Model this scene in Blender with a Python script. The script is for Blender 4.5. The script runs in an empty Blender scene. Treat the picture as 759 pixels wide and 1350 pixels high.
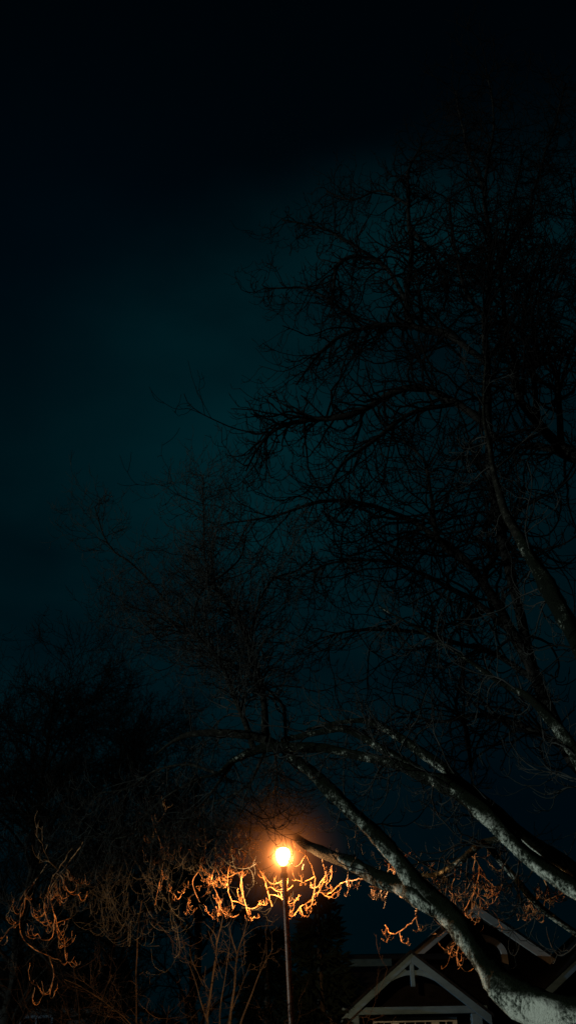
import bpy, bmesh, math
import numpy as np
from mathutils import Vector

R = math.radians
rng = np.random.default_rng(11)
scene = bpy.context.scene
COL = scene.collection

# ------------------------------------------------------------------ camera
PITCH, ROLL, EYE = R(32.0), R(1.0), np.array((0.0, 0.0, 1.6))
F = 1169.0                                    # focal length in photo pixels (759 x 1350)
fw = np.array((0, math.cos(PITCH), math.sin(PITCH)))
up0 = np.array((0, -math.sin(PITCH), math.cos(PITCH)))
rt0 = np.array((1.0, 0, 0))
rt = rt0 * math.cos(ROLL) - up0 * math.sin(ROLL)
up = rt0 * math.sin(ROLL) + up0 * math.cos(ROLL)


def at(px, py, Y):
    """world point seen at a photo pixel, on the vertical plane y = Y"""
    d = fw + rt * (px - 379.5) / F + up * (675 - py) / F
    return EYE + d * (Y / d[1])


def mpp(p):
    """metres per photo pixel at world point p"""
    return float(np.dot(np.asarray(p) - EYE, fw)) / F


cam_d = bpy.data.cameras.new("camera")
cam = bpy.data.objects.new("camera", cam_d)
COL.objects.link(cam)
from mathutils import Matrix
bk = -fw
cam.matrix_world = Matrix(((rt[0], up[0], bk[0], EYE[0]), (rt[1], up[1], bk[1], EYE[1]),
                           (rt[2], up[2], bk[2], EYE[2]), (0, 0, 0, 1)))
cam_d.sensor_fit = 'VERTICAL'
cam_d.sensor_height = 36
cam_d.lens = 36 * F / 1350
cam_d.clip_start, cam_d.clip_end = 0.05, 3000
scene.camera = cam


# ------------------------------------------------------------------ helpers
def mesh_obj(name, verts, faces, mat, parent=None, smooth=False):
    me = bpy.data.meshes.new(name)
    me.from_pydata([tuple(v) for v in verts], [], faces)
    me.materials.append(mat)
    if smooth:
        me.polygons.foreach_set("use_smooth", [True] * len(me.polygons))
    me.update()
    o = bpy.data.objects.new(name, me)
    COL.objects.link(o)
    if parent:
        o.parent = parent
        o.matrix_parent_inverse = Matrix.Translation(parent.location).inverted()
    return o


def bm_obj(name, bm, mat, parent=None, smooth=False, bevel=0.0):
    bmesh.ops.recalc_face_normals(bm, faces=bm.faces[:])
    if bevel:
        bmesh.ops.bevel(bm, geom=bm.edges[:], offset=bevel, segments=1, affect='EDGES')
    me = bpy.data.meshes.new(name)
    bm.to_mesh(me)
    bm.free()
    me.materials.append(mat)
    if smooth:
        me.polygons.foreach_set("use_smooth", [True] * len(me.polygons))
    o = bpy.data.objects.new(name, me)
    COL.objects.link(o)
    if parent:
        o.parent = parent
        o.matrix_parent_inverse = Matrix.Translation(parent.location).inverted()
    return o


def thing(name, label, cat, loc, group=None):
    o = bpy.data.objects.new(name, None)
    o.empty_display_size = 0.3
    o.location = Vector([float(c) for c in loc])
    COL.objects.link(o)
    o['label'] = label
    o['category'] = cat
    if group:
        o['group'] = group
    return o


def box(bm, x0, x1, y0, y1, z0, z1):
    vs = [bm.verts.new((x, y, z)) for x in (x0, x1) for y in (y0, y1) for z in (z0, z1)]
    for f in ((0, 1, 3, 2), (4, 6, 7, 5), (0, 4, 5, 1), (2, 3, 7, 6), (0, 2, 6, 4), (1, 5, 7, 3)):
        bm.faces.new([vs[i] for i in f])


def prism(bm, poly, y0, y1):
    """poly: (x, z) outline, extruded from y0 to y1"""
    a = [bm.verts.new((x, y0, z)) for x, z in poly]
    b = [bm.verts.new((x, y1, z)) for x, z in poly]
    bm.faces.new(a)
    bm.faces.new(b[::-1])
    n = len(poly)
    for i in range(n):
        bm.faces.new((a[i], b[i], b[(i + 1) % n], a[(i + 1) % n]))


def ribbon(bm, pts, w, y0, y1):
    """band of width w centred on an (x, z) polyline, extruded in y"""
    pts = np.array(pts, float)
    t = np.gradient(pts, axis=0)
    t /= np.linalg.norm(t, axis=1)[:, None]
    nrm = np.stack((-t[:, 1], t[:, 0]), 1)
    a, b = pts + nrm * w / 2, pts - nrm * w / 2
    for i in range(len(pts) - 1):
        prism(bm, [a[i], a[i + 1], b[i + 1], b[i]], y0, y1)


def lathe(bm, prof, n, c):
    rings = []
    for r, z in prof:
        rings.append([bm.verts.new((c[0] + r * math.cos(2 * math.pi * k / n), c[1] + r * math.sin(2 * math.pi * k / n), c[2] + z))
                      for k in range(n)])
    for a, b in zip(rings, rings[1:]):
        for k in range(n):
            bm.faces.new((a[k], a[(k + 1) % n], b[(k + 1) % n], b[k]))
    bm.faces.new(rings[0][::-1])
    bm.faces.new(rings[-1])


class Tubes:
    """collects tubes (all strips of a batch have the same point count) into one mesh"""
    def __init__(self):
        self.v, self.f, self.n = [], [], 0

    def batch(self, P, rad, k=3):
        P = np.asarray(P, float)
        B, n, _ = P.shape
        t = np.gradient(P, axis=1)
        t /= np.linalg.norm(t, axis=2)[..., None] + 1e-9
        ref = rng.normal(size=(B, 1, 3))
        mt = t.mean(1, keepdims=True)
        ref = ref - mt * (ref * mt).sum(2, keepdims=True)
        s = np.cross(t, ref)
        s /= np.linalg.norm(s, axis=2)[..., None] + 1e-9
        w = np.cross(t, s)
        a = np.arange(k) * 2 * math.pi / k
        V = P[:, :, None] + rad[:, :, None, None] * (s[:, :, None] * np.cos(a)[None, None, :, None] + w[:, :, None] * np.sin(a)[None, None, :, None])
        base = self.n + (np.arange(B) * n * k)[:, None, None]
        i = (np.arange(n - 1) * k)[None, :, None]
        j = np.arange(k)[None, None, :]
        j2 = (j + 1) % k
        Q = np.stack((base + i + j, base + i + j2, base + i + k + j2, base + i + k + j), -1).reshape(-1, 4)
        self.v.append(V.reshape(-1, 3))
        self.f.append(Q)
        self.n += B * n * k

    def limb(self, P, r, k=12, lump=0.10):
        """one thick limb with a transported frame and lumpy bark outline"""
        P = np.asarray(P, float)
        n = len(P)
        t = np.gradient(P, axis=0)
        t /= np.linalg.norm(t, axis=1)[:, None]
        s = np.cross(t[0], (0.3, 0.2, 1.0))
        s /= np.linalg.norm(s)
        a = np.arange(k) * 2 * math.pi / k
        V = np.zeros((n, k, 3))
        ph = rng.uniform(0, 6.28, 6)
        L = np.concatenate(([0], np.cumsum(np.linalg.norm(np.diff(P, axis=0), axis=1))))
        for i in range(n):
            s = s - t[i] * np.dot(s, t[i])
            s /= np.linalg.norm(s)
            w = np.cross(t[i], s)
            l = L[i]
            m = 1 + lump * (0.5 * np.sin(a * 2 + l * 2.1 + ph[0]) + 0.45 * np.sin(a * 3 - l * 4.3 + ph[1]) + 0.35 * math.sin(l * 5.7 + ph[2]) + 0.3 * np.sin(a * 5 + l * 9.1 + ph[3]))
            m = m + rng.normal(0, lump * 0.3, k)
            V[i] = P[i] + r[i] * m[:, None] * (s * np.cos(a)[:, None] + w * np.sin(a)[:, None])
        i = (np.arange(n - 1) * k)[:, None]
        j = np.arange(k)[None]
        j2 = (j + 1) % k
        Q = np.stack((i + j, i + j2, i + k + j2, i + k + j), -1).reshape(-1, 4) + self.n
        self.v.append(V.reshape(-1, 3))
        self.f.append(Q)
        self.n += n * k

    def quads(self, V4):
        V4 = np.asarray(V4, float)
        B = len(V4)
        self.v.append(V4.reshape(-1, 3))
        self.f.append((np.arange(B * 4).reshape(B, 4)) + self.n)
        self.n += B * 4

    def build(self, name, mat, parent, smooth=True):
        V = np.concatenate(self.v)
        Q = np.concatenate(self.f)
        me = bpy.data.meshes.new(name)
        me.vertices.add(len(V))
        me.vertices.foreach_set("co", V.astype(np.float32).ravel())
        me.loops.add(Q.size)
        me.loops.foreach_set("vertex_index", Q.astype(np.int32).ravel())
        me.polygons.add(len(Q))
        me.polygons.foreach_set("loop_start", (np.arange(len(Q)) * 4).astype(np.int32))
        me.polygons.foreach_set("use_smooth", np.full(len(Q), smooth))
        me.materials.append(mat)
        me.update(calc_edges=True)
        me.validate()
        o = bpy.data.objects.new(name, me)
        COL.objects.link(o)
        o.parent = parent
        if parent:
            o.matrix_parent_inverse = Matrix.Translation(parent.location).inverted()
        return o


def unit(v):
    return v / (np.linalg.norm(v, axis=-1, keepdims=True) + 1e-9)


def spline(ctrl, rad, step=0.12, wob=0.0):
    """Catmull-Rom through control points, radii interpolated"""
    C = np.array(ctrl, float)
    C = np.vstack((2 * C[0] - C[1], C, 2 * C[-1] - C[-2]))
    out, ro = [], []
    for i in range(1, len(C) - 2):
        p0, p1, p2, p3 = C[i - 1:i + 3]
        m = max(2, int(np.linalg.norm(p2 - p1) / step))
        for k in range(m):
            t = k / m
            out.append(0.5 * (2 * p1 + (p2 - p0) * t + (2 * p0 - 5 * p1 + 4 * p2 - p3) * t * t + (3 * p1 - p0 - 3 * p2 + p3) * t ** 3))
            ro.append(rad[i - 1] * (1 - t) + rad[i] * t)
    out.append(C[-2])
    ro.append(rad[-1])
    P, r = np.array(out), np.array(ro)
    if wob:
        l = np.linspace(0, 1, len(P)) * np.linalg.norm(P[-1] - P[0])
        env = np.sin(np.linspace(0, math.pi, len(P)))[:, None]
        for fr in (1.3, 2.9, 6.1):
            P = P + env * wob / fr * np.sin(l[:, None] * fr + rng.uniform(0, 6.28, 3)[None])
    return P, r


def limb_px(pts, step=0.12, wob=0.02):
    """pts: (px, py, Y, width in px)"""
    C = [at(p[0], p[1], p[2]) for p in pts]
    rad = [p[3] * mpp(c) / 2 for p, c in zip(pts, C)]
    return spline(C, rad, step, wob)


def walk(start, d, length, n, wander, trop):
    """batch of random-walk twigs; trop = vertical pull per step"""
    B = len(start)
    P = np.zeros((B, n, 3))
    P[:, 0] = start
    d = unit(d)
    drift = rng.normal(size=(B, 3)) * wander * 0.6
    for i in range(1, n):
        d = d + drift + rng.normal(size=(B, 3)) * wander
        d[:, 2] += trop[:, i] if trop.ndim == 2 else trop[i]
        d = unit(d)
        P[:, i] = P[:, i - 1] + d * (length / (n - 1))[:, None]
    return P


def spawn(P, rad, count, t0, t1, a0, a1):
    """children along a batch of parents: start, direction, parent radius, t"""
    B, n, _ = P.shape
    idx = np.repeat(np.arange(B), count)
    t = rng.uniform(t0, t1, len(idx))
    f = t * (n - 1)
    i = np.minimum(f.astype(int), n - 2)
    g = (f - i)[:, None]
    st = P[idx, i] * (1 - g) + P[idx, i + 1] * g
    tg = unit(P[idx, i + 1] - P[idx, i])
    q = rng.normal(size=(len(idx), 3))
    q = unit(q - tg * (q * tg).sum(1, keepdims=True))
    an = rng.uniform(a0, a1, len(idx))[:, None]
    r = rad[idx, i]
    return st, tg * np.cos(an) + q * np.sin(an), r, t


def taper(r0, n, tip):
    return r0[:, None] * (1 + (tip - 1) * np.linspace(0, 1, n)[None] ** 0.8)


def hook(n, down, upw, turn=0.55):
    t = np.linspace(0, 1, n)
    return np.where(t < turn, -down, upw * (0.5 + t))


def twig_sprays(T, st, d, length, r0, habit, n2=5, n3=4, k=3, rmin=0.0032, curl=1.0):
    """branch -> twigs -> short upturned shoots, the drooping candelabra habit of ash"""
    dn, upw = habit
    n = 12
    P1 = walk(st, d, length, n, 0.13 * curl, hook(n, dn, upw, 0.6))
    R1 = taper(r0, n, 0.42)
    T.batch(P1, R1, 4)
    st2, d2, r2, t2 = spawn(P1, R1, n2, 0.15, 1.0, 0.4, 1.1)
    L2 = np.repeat(length, n2) * rng.uniform(0.22, 0.6, len(st2))
    P2 = walk(st2, d2, L2, 9, 0.15 * curl, hook(9, dn * 1.1, upw * 1.5, 0.5))
    R2 = taper(np.clip(r2 * 0.72, rmin, 0.012), 9, 0.6)
    T.batch(P2, R2, k)
    st3, d3, r3, t3 = spawn(P2, R2, n3, 0.2, 1.0, 0.5, 1.2)
    L3 = np.repeat(L2, n3) * rng.uniform(0.12, 0.5, len(st3))
    P3 = walk(st3, d3, L3, 6, 0.16 * curl, hook(6, dn * 0.5, upw * 1.8, 0.25))
    R3 = taper(np.clip(r3 * 0.85, rmin * 0.88, 0.009), 6, 0.75)
    T.batch(P3, R3, k)


def along(P, r, per_m, t0=0.0, jitter_r=None):
    """random stations along a limb with sideways directions"""
    L = np.concatenate(([0], np.cumsum(np.linalg.norm(np.diff(P, axis=0), axis=1))))
    m = max(1, int(L[-1] * (1 - t0) * per_m))
    s = rng.uniform(t0 * L[-1], L[-1], m)
    i = np.clip(np.searchsorted(L, s) - 1, 0, len(P) - 2)
    g = ((s - L[i]) / (L[i + 1] - L[i] + 1e-9))[:, None]
    st = P[i] * (1 - g) + P[i + 1] * g
    tg = unit(P[i + 1] - P[i])
    q = rng.normal(size=(m, 3))
    q = unit(q - tg * (q * tg).sum(1, keepdims=True))
    an = rng.uniform(0.6, 1.25, m)[:, None]
    return st, tg * np.cos(an) + q * np.sin(an), r[i]


# ------------------------------------------------------------------ materials
def mat(name, base=(0.1, 0.1, 0.1), rough=0.8):
    m = bpy.data.materials.new(name)
    m.use_nodes = True
    b = m.node_tree.nodes["Principled BSDF"]
    b.inputs["Base Color"].default_value = (*base, 1)
    b.inputs["Roughness"].default_value = rough
    b.inputs["Specular IOR Level"].default_value = 0.25 if rough < 0.6 else 0.03
    return m, m.node_tree, b


def noise(nt, scale, detail=4, rough=0.6, vec=None, stretch=None):
    tc = nt.nodes.new("ShaderNodeTexCoord")
    out = tc.outputs["Object"]
    if stretch:
        mp = nt.nodes.new("ShaderNodeMapping")
        mp.inputs["Scale"].default_value = stretch
        nt.links.new(out, mp.inputs["Vector"])
        out = mp.outputs["Vector"]
    n = nt.nodes.new("ShaderNodeTexNoise")
    n.inputs["Scale"].default_value = scale
    n.inputs["Detail"].default_value = detail
    n.inputs["Roughness"].default_value = rough
    nt.links.new(out, n.inputs["Vector"])
    return n.outputs["Fac"]


def ramp(nt, fac, stops):
    r = nt.nodes.new("ShaderNodeValToRGB")
    e = r.color_ramp.elements
    while len(e) < len(stops):
        e.new(0.5)
    for el, (p, c) in zip(e, stops):
        el.position = p
        el.color = (*c, 1) if len(c) == 3 else c
    nt.links.new(fac, r.inputs["Fac"])
    return r.outputs["Color"]


def bump(nt, b, fac, strength, dist):
    n = nt.nodes.new("ShaderNodeBump")
    n.inputs["Strength"].default_value = strength
    n.inputs["Distance"].default_value = dist
    nt.links.new(fac, n.inputs["Height"])
    nt.links.new(n.outputs["Normal"], b.inputs["Normal"])


def mottled(name, stops, scale, detail=5, rough=0.9, bmp=0.5, dist=0.02, stretch=None):
    m, nt, b = mat(name, rough=rough)
    f = noise(nt, scale, detail, 0.65, stretch=stretch)
    nt.links.new(ramp(nt, f, stops), b.inputs["Base Color"])
    if bmp:
        f2 = noise(nt, scale * 2.7, 4, 0.7, stretch=stretch)
        bump(nt, b, f2, bmp, dist)
    return m


# lichen-patched bark: coarse patches broken by a fine grain
M = {}
m, nt, b = mat("lichen_bark", rough=0.95)
f1 = noise(nt, 2.6, 3, 0.5)
f2 = noise(nt, 11, 6, 0.75)
f3 = noise(nt, 34, 4, 0.7)
ad0 = nt.nodes.new("ShaderNodeMath"); ad0.operation = 'MULTIPLY_ADD'
nt.links.new(f1, ad0.inputs[0]); ad0.inputs[1].default_value = 1.15; nt.links.new(f2, ad0.inputs[2])
ad = nt.nodes.new("ShaderNodeMath"); ad.operation = 'MULTIPLY_ADD'
nt.links.new(f3, ad.inputs[0]); ad.inputs[1].default_value = 0.95; nt.links.new(ad0.outputs[0], ad.inputs[2])
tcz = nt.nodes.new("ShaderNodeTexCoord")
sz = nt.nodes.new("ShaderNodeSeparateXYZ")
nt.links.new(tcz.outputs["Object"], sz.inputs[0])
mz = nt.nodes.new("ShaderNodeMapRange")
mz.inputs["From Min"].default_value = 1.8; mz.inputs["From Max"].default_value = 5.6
mz.inputs["To Min"].default_value = 0.055; mz.inputs["To Max"].default_value = -0.125  # pale patches thin out with height to paint in the light's falloff
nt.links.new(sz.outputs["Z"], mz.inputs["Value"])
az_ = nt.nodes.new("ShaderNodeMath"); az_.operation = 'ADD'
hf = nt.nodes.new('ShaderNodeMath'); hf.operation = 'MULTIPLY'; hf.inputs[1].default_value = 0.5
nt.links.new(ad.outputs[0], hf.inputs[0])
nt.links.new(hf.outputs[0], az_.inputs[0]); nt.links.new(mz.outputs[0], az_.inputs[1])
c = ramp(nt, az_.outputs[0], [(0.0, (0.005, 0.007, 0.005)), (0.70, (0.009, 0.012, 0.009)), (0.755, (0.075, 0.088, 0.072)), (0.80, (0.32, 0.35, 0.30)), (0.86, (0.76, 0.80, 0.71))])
# shade painted on the upper faces, in a dark moss green
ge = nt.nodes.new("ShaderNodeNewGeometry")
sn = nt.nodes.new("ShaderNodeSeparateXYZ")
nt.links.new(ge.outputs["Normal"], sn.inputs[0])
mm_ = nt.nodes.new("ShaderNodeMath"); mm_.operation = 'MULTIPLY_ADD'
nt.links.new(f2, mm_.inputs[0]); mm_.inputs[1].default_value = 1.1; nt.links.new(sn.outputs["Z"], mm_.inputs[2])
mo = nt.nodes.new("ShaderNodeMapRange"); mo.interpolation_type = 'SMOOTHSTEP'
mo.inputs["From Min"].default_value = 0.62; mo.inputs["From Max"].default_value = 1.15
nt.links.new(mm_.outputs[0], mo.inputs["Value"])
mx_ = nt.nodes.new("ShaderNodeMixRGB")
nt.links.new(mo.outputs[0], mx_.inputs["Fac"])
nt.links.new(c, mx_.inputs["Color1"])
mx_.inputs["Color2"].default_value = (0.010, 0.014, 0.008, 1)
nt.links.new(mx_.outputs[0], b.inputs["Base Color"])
bump(nt, b, ad.outputs[0], 1.0, 0.04)
M['lichen'] = m
M['twig'] = mottled("twig_bark", [(0.35, (0.022, 0.023, 0.022)), (0.75, (0.058, 0.062, 0.060))], 5, 3, 0.7, 0)
M['far_lit_shoot'] = mottled("far_lamplit_bark", [(0.38, (0.07, 0.036, 0.016)), (0.52, (0.42, 0.19, 0.07)), (0.68, (0.85, 0.45, 0.19))], 7, 4, 0.5, 0)  # brighter copy for far clusters, making up for the lamp's falloff
M['lit_shoot'] = mottled("lamplit_shoot_bark", [(0.36, (0.07, 0.042, 0.022)), (0.52, (0.30, 0.14, 0.055)), (0.68, (0.75, 0.44, 0.20))], 7, 4, 0.5, 0)  # lamp glow and hot spots put into the bark colour
M['dark_bark'] = mottled("dark_bark", [(0.3, (0.006, 0.006, 0.006)), (0.75, (0.022, 0.022, 0.02))], 6, 4, 0.95, 0.6, 0.02)  # near-black tone stands in for the low light's falloff
M['dull_bark'] = mottled("dull_bough_bark", [(0.38, (0.007, 0.007, 0.006)), (0.58, (0.022, 0.022, 0.018)), (0.74, (0.085, 0.088, 0.074))], 13, 6, 0.95, 0.9, 0.02)  # limb bark toned down to stand in for weaker light
M['dark_twig'] = mottled("dark_twig", [(0.3, (0.003, 0.003, 0.003)), (0.75, (0.011, 0.010, 0.010))], 3, 3, 0.9, 0)  # blackened like the dark bark, as twigs the light doesn't reach
M['mid_twig'] = mottled("grey_twig", [(0.35, (0.02, 0.019, 0.017)), (0.75, (0.06, 0.055, 0.05))], 3, 3, 0.9, 0)
M['far_twig'] = mottled("far_twig", [(0.3, (0.004, 0.004, 0.004)), (0.75, (0.014, 0.013, 0.012))], 3, 3, 0.9, 0)  # distance falloff of the light put into a near-black colour
M['stem'] = mottled("young_stem_bark", [(0.3, (0.012, 0.011, 0.010)), (0.7, (0.032, 0.028, 0.025))], 14, 4, 0.8, 0.4, 0.005)
M['shrub'] = mottled("shrub_twig", [(0.42, (0.006, 0.005, 0.004)), (0.7, (0.048, 0.034, 0.024))], 2.2, 3, 0.8, 0)
M['needle'] = mottled("spruce_needles", [(0.3, (0.001, 0.003, 0.0025)), (0.7, (0.0035, 0.007, 0.006))], 5, 4, 0.9, 0)
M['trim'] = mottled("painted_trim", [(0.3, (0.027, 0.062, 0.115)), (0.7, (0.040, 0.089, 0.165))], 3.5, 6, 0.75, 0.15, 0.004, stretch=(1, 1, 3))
M['upper_trim'] = mottled("brightened_gable_trim", [(0.3, (0.17, 0.19, 0.21)), (0.7, (0.24, 0.265, 0.29))], 3.5, 6, 0.75, 0.15, 0.004)  # paler copy of the trim, making up for lamplight missing up there
M['dull_trim'] = mottled("darker_trim", [(0.3, (0.010, 0.024, 0.036)), (0.7, (0.020, 0.045, 0.065))], 3.5, 6, 0.8, 0.15, 0.004)  # darker trim tone for the left wing fascia
M['pale_trim'] = mottled("window_paint", [(0.3, (0.11, 0.16, 0.23)), (0.7, (0.14, 0.21, 0.30))], 4, 5, 0.6, 0.1, 0.003)
m, nt, b = mat("dark_shingle_siding", rough=0.9)
tc = nt.nodes.new("ShaderNodeTexCoord")
mp = nt.nodes.new("ShaderNodeMapping"); mp.inputs["Rotation"].default_value = (R(90), 0, 0)
nt.links.new(tc.outputs["Object"], mp.inputs["Vector"])
bt = nt.nodes.new("ShaderNodeTexBrick")
bt.inputs["Scale"].default_value = 4.0
bt.inputs["Color1"].default_value = (0.0016, 0.0024, 0.004, 1)
bt.inputs["Color2"].default_value = (0.003, 0.0042, 0.0065, 1)
bt.inputs["Mortar"].default_value = (0.003, 0.003, 0.004, 1)
bt.inputs["Mortar Size"].default_value = 0.012
nt.links.new(mp.outputs["Vector"], bt.inputs["Vector"])
nt.links.new(bt.outputs["Color"], b.inputs["Base Color"])
bump(nt, b, bt.outputs["Fac"], 0.4, 0.01)
M['siding'] = m
M['roof'] = mottled("roof_shingles", [(0.3, (0.002, 0.003, 0.005)), (0.7, (0.006, 0.008, 0.011))], 9, 5, 0.95, 0.5, 0.01, stretch=(1, 3, 3))
m, nt, b = mat("window_glass", (0.004, 0.005, 0.006), 0.08)
b.inputs["Specular IOR Level"].default_value = 0.5
M['glass'] = m
M['far_wall'] = mottled("pale_siding", [(0.3, (0.05, 0.055, 0.06)), (0.7, (0.07, 0.075, 0.08))], 2, 4, 0.85, 0.2, 0.01, stretch=(0.3, 0.3, 12))
M['grass'] = mottled("night_lawn", [(0.3, (0.015, 0.022, 0.010)), (0.7, (0.04, 0.055, 0.025))], 1.2, 8, 0.95, 0.8, 0.05)
m, nt, b = mat("lamp_post_paint", (0.055, 0.04, 0.032), 0.38)
f = noise(nt, 18, 4)
nt.links.new(ramp(nt, f, [(0.3, (0.12, 0.05, 0.030)), (0.7, (0.19, 0.085, 0.052))]), b.inputs["Base Color"])
bump(nt, b, f, 0.15, 0.003)
M['post'] = m
m, nt, b = mat("lamp_hood_metal", (0.03, 0.028, 0.026), 0.5)
M['hood'] = m

# ------------------------------------------------------------------ sky
w = bpy.data.worlds.new("World")
scene.world = w
w.use_nodes = True
nt = w.node_tree
bg = nt.nodes["Background"]
SUN_EL, SUN_AZ = R(2.0), R(180 + 77)           # azimuth clockwise from +Y: behind and to the left
sky = nt.nodes.new("ShaderNodeTexSky")
sky.sky_type = 'NISHITA'
sky.sun_disc = False
sky.sun_elevation = SUN_EL
sky.sun_rotation = SUN_AZ
tc = nt.nodes.new("ShaderNodeTexCoord")
dirv = tc.outputs["Generated"]


def skydir(px, py):
    d = fw + rt * (px - 379.5) / F + up * (675 - py) / F
    return tuple(d / np.linalg.norm(d))


def math_node(op, a, b_=None, clamp=False):
    n = nt.nodes.new("ShaderNodeMath")
    n.operation = op
    n.use_clamp = clamp
    for i, v in enumerate((a, b_)):
        if v is None:
            continue
        if isinstance(v, (int, float)):
            n.inputs[i].default_value = v
        else:
            nt.links.new(v, n.inputs[i])
    return n.outputs[0]


def lobe(px, py, sharp):
    """city light caught by cloud, brightest towards one direction"""
    dp = nt.nodes.new("ShaderNodeVectorMath")
    dp.operation = 'DOT_PRODUCT'
    nt.links.new(dirv, dp.inputs[0])
    dp.inputs[1].default_value = skydir(px, py)
    m1 = math_node('MULTIPLY', math_node('SUBTRACT', dp.outputs["Value"], 1.0), sharp)
    return math_node('POWER', 2.718, m1)


def sky_noise(scale, detail, stretch, off=(0, 0, 0)):
    mp = nt.nodes.new("ShaderNodeMapping")
    mp.inputs["Scale"].default_value = stretch
    mp.inputs["Location"].default_value = off
    nt.links.new(dirv, mp.inputs["Vector"])
    n = nt.nodes.new("ShaderNodeTexNoise")
    n.inputs["Scale"].default_value = scale
    n.inputs["Detail"].default_value = detail
    n.inputs["Roughness"].default_value = 0.45
    nt.links.new(mp.outputs["Vector"], n.inputs["Vector"])
    return n.outputs["Fac"]


cl = sky_noise(3.6, 4.0, (1.0, 1.0, 2.0), (3.1, 1.7, 0.4))
cl2 = sky_noise(3.4, 4.0, (1.0, 1.0, 1.8), (0.3, 5.2, 2.4))
# upper edge of the lit cloud bank: a great circle across the sky, broken up by noise
en = np.cross(skydir(0, 395), skydir(430, 262))
en = en / np.linalg.norm(en)
if np.dot(en, skydir(300, 700)) < 0:
    en = -en
dpn = nt.nodes.new("ShaderNodeVectorMath"); dpn.operation = 'DOT_PRODUCT'
nt.links.new(dirv, dpn.inputs[0]); dpn.inputs[1].default_value = tuple(en)
edge = math_node('ADD', dpn.outputs["Value"], math_node('MULTIPLY', math_node('SUBTRACT', cl, 0.5), 0.16))
mr_ = nt.nodes.new("ShaderNodeMapRange"); mr_.interpolation_type = 'SMOOTHSTEP'
mr_.inputs["From Min"].default_value = -0.09; mr_.inputs["From Max"].default_value = 0.08
nt.links.new(edge, mr_.inputs["Value"])
glow = math_node('SUBTRACT', math_node('ADD', math_node('MULTIPLY', lobe(340, 520, 13), 1.0), math_node('ADD', math_node('MULTIPLY', lobe(60, 800, 20), 0.30), math_node('MULTIPLY', lobe(365, 330, 60), 0.35))), math_node('MULTIPLY', lobe(110, 485, 36), 0.62), True)
mod = math_node('MAXIMUM', math_node('SUBTRACT', math_node('MULTIPLY', cl2, 4.2), 1.05), 0.15)
fac = math_node('MULTIPLY', math_node('MULTIPLY', glow, mod), mr_.outputs[0])
mixc = nt.nodes.new("ShaderNodeVectorMath"); mixc.operation = 'SCALE'
mixc.inputs[0].default_value = (0.0002, 0.0075, 0.0091)
nt.links.new(fac, mixc.inputs["Scale"])
tint = nt.nodes.new("ShaderNodeVectorMath"); tint.operation = 'MULTIPLY'
nt.links.new(sky.outputs["Color"], tint.inputs[0])
tint.inputs[1].default_value = (0.0, 0.0003, 0.0007)
lowb = nt.nodes.new("ShaderNodeVectorMath"); lowb.operation = 'SCALE'
lowb.inputs[0].default_value = (0.0, 0.0020, 0.0037)
nt.links.new(lobe(300, 900, 3.6), lowb.inputs["Scale"])
s1 = nt.nodes.new("ShaderNodeVectorMath"); s1.operation = 'ADD'
nt.links.new(mixc.outputs[0], s1.inputs[0]); nt.links.new(lowb.outputs[0], s1.inputs[1])
up_ = nt.nodes.new("ShaderNodeVectorMath"); up_.operation = 'SCALE'
up_.inputs[0].default_value = (0.0, 0.0007, 0.0014)
nt.links.new(lobe(70, 330, 80), up_.inputs["Scale"])
s15 = nt.nodes.new("ShaderNodeVectorMath"); s15.operation = 'ADD'
nt.links.new(s1.outputs[0], s15.inputs[0]); nt.links.new(up_.outputs[0], s15.inputs[1])
s2 = nt.nodes.new("ShaderNodeVectorMath"); s2.operation = 'ADD'
nt.links.new(s15.outputs[0], s2.inputs[0]); nt.links.new(tint.outputs[0], s2.inputs[1])
nt.links.new(s2.outputs[0], bg.inputs["Color"])
bg.inputs["Strength"].default_value = 1.0

# faint low light (moon / distant street light) from behind-left
sun_d = bpy.data.lights.new("sun", 'SUN')
sun_d.energy = 1.1
sun_d.angle = R(0.5)
sun_d.color = (0.86, 1.0, 0.92)
sun = bpy.data.objects.new("sun", sun_d)
COL.objects.link(sun)
to_sun = Vector((math.sin(SUN_AZ) * math.cos(SUN_EL), math.cos(SUN_AZ) * math.cos(SUN_EL), math.sin(SUN_EL)))
sun.rotation_euler = to_sun.to_track_quat('Z', 'Y').to_euler()
sun.location = to_sun * 50

# ------------------------------------------------------------------ ground
g = mesh_obj("ground", [(-900, -900, 0), (900, -900, 0), (900, 900, 0), (-900, 900, 0)], [(0, 1, 2, 3)], M['grass'])
g['kind'] = 'structure'
g['label'] = 'dark lawn under the trees and around the house'

# ------------------------------------------------------------------ street lamp
LY = 15.2
lc = at(373, 1129, LY)                          # centre of the lit globe
mp_l = mpp(lc)
foot = at(384.5, 1350, LY + 0.02)
tdir = (lc - foot) / (lc[2] - foot[2])
base = lc - tdir * lc[2]
lamp = thing("street_lamp", "tall thin lamp post with a glowing white globe under a dark hood", "street lamp", base)


def along_post(z):
    return base + tdir * z


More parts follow.
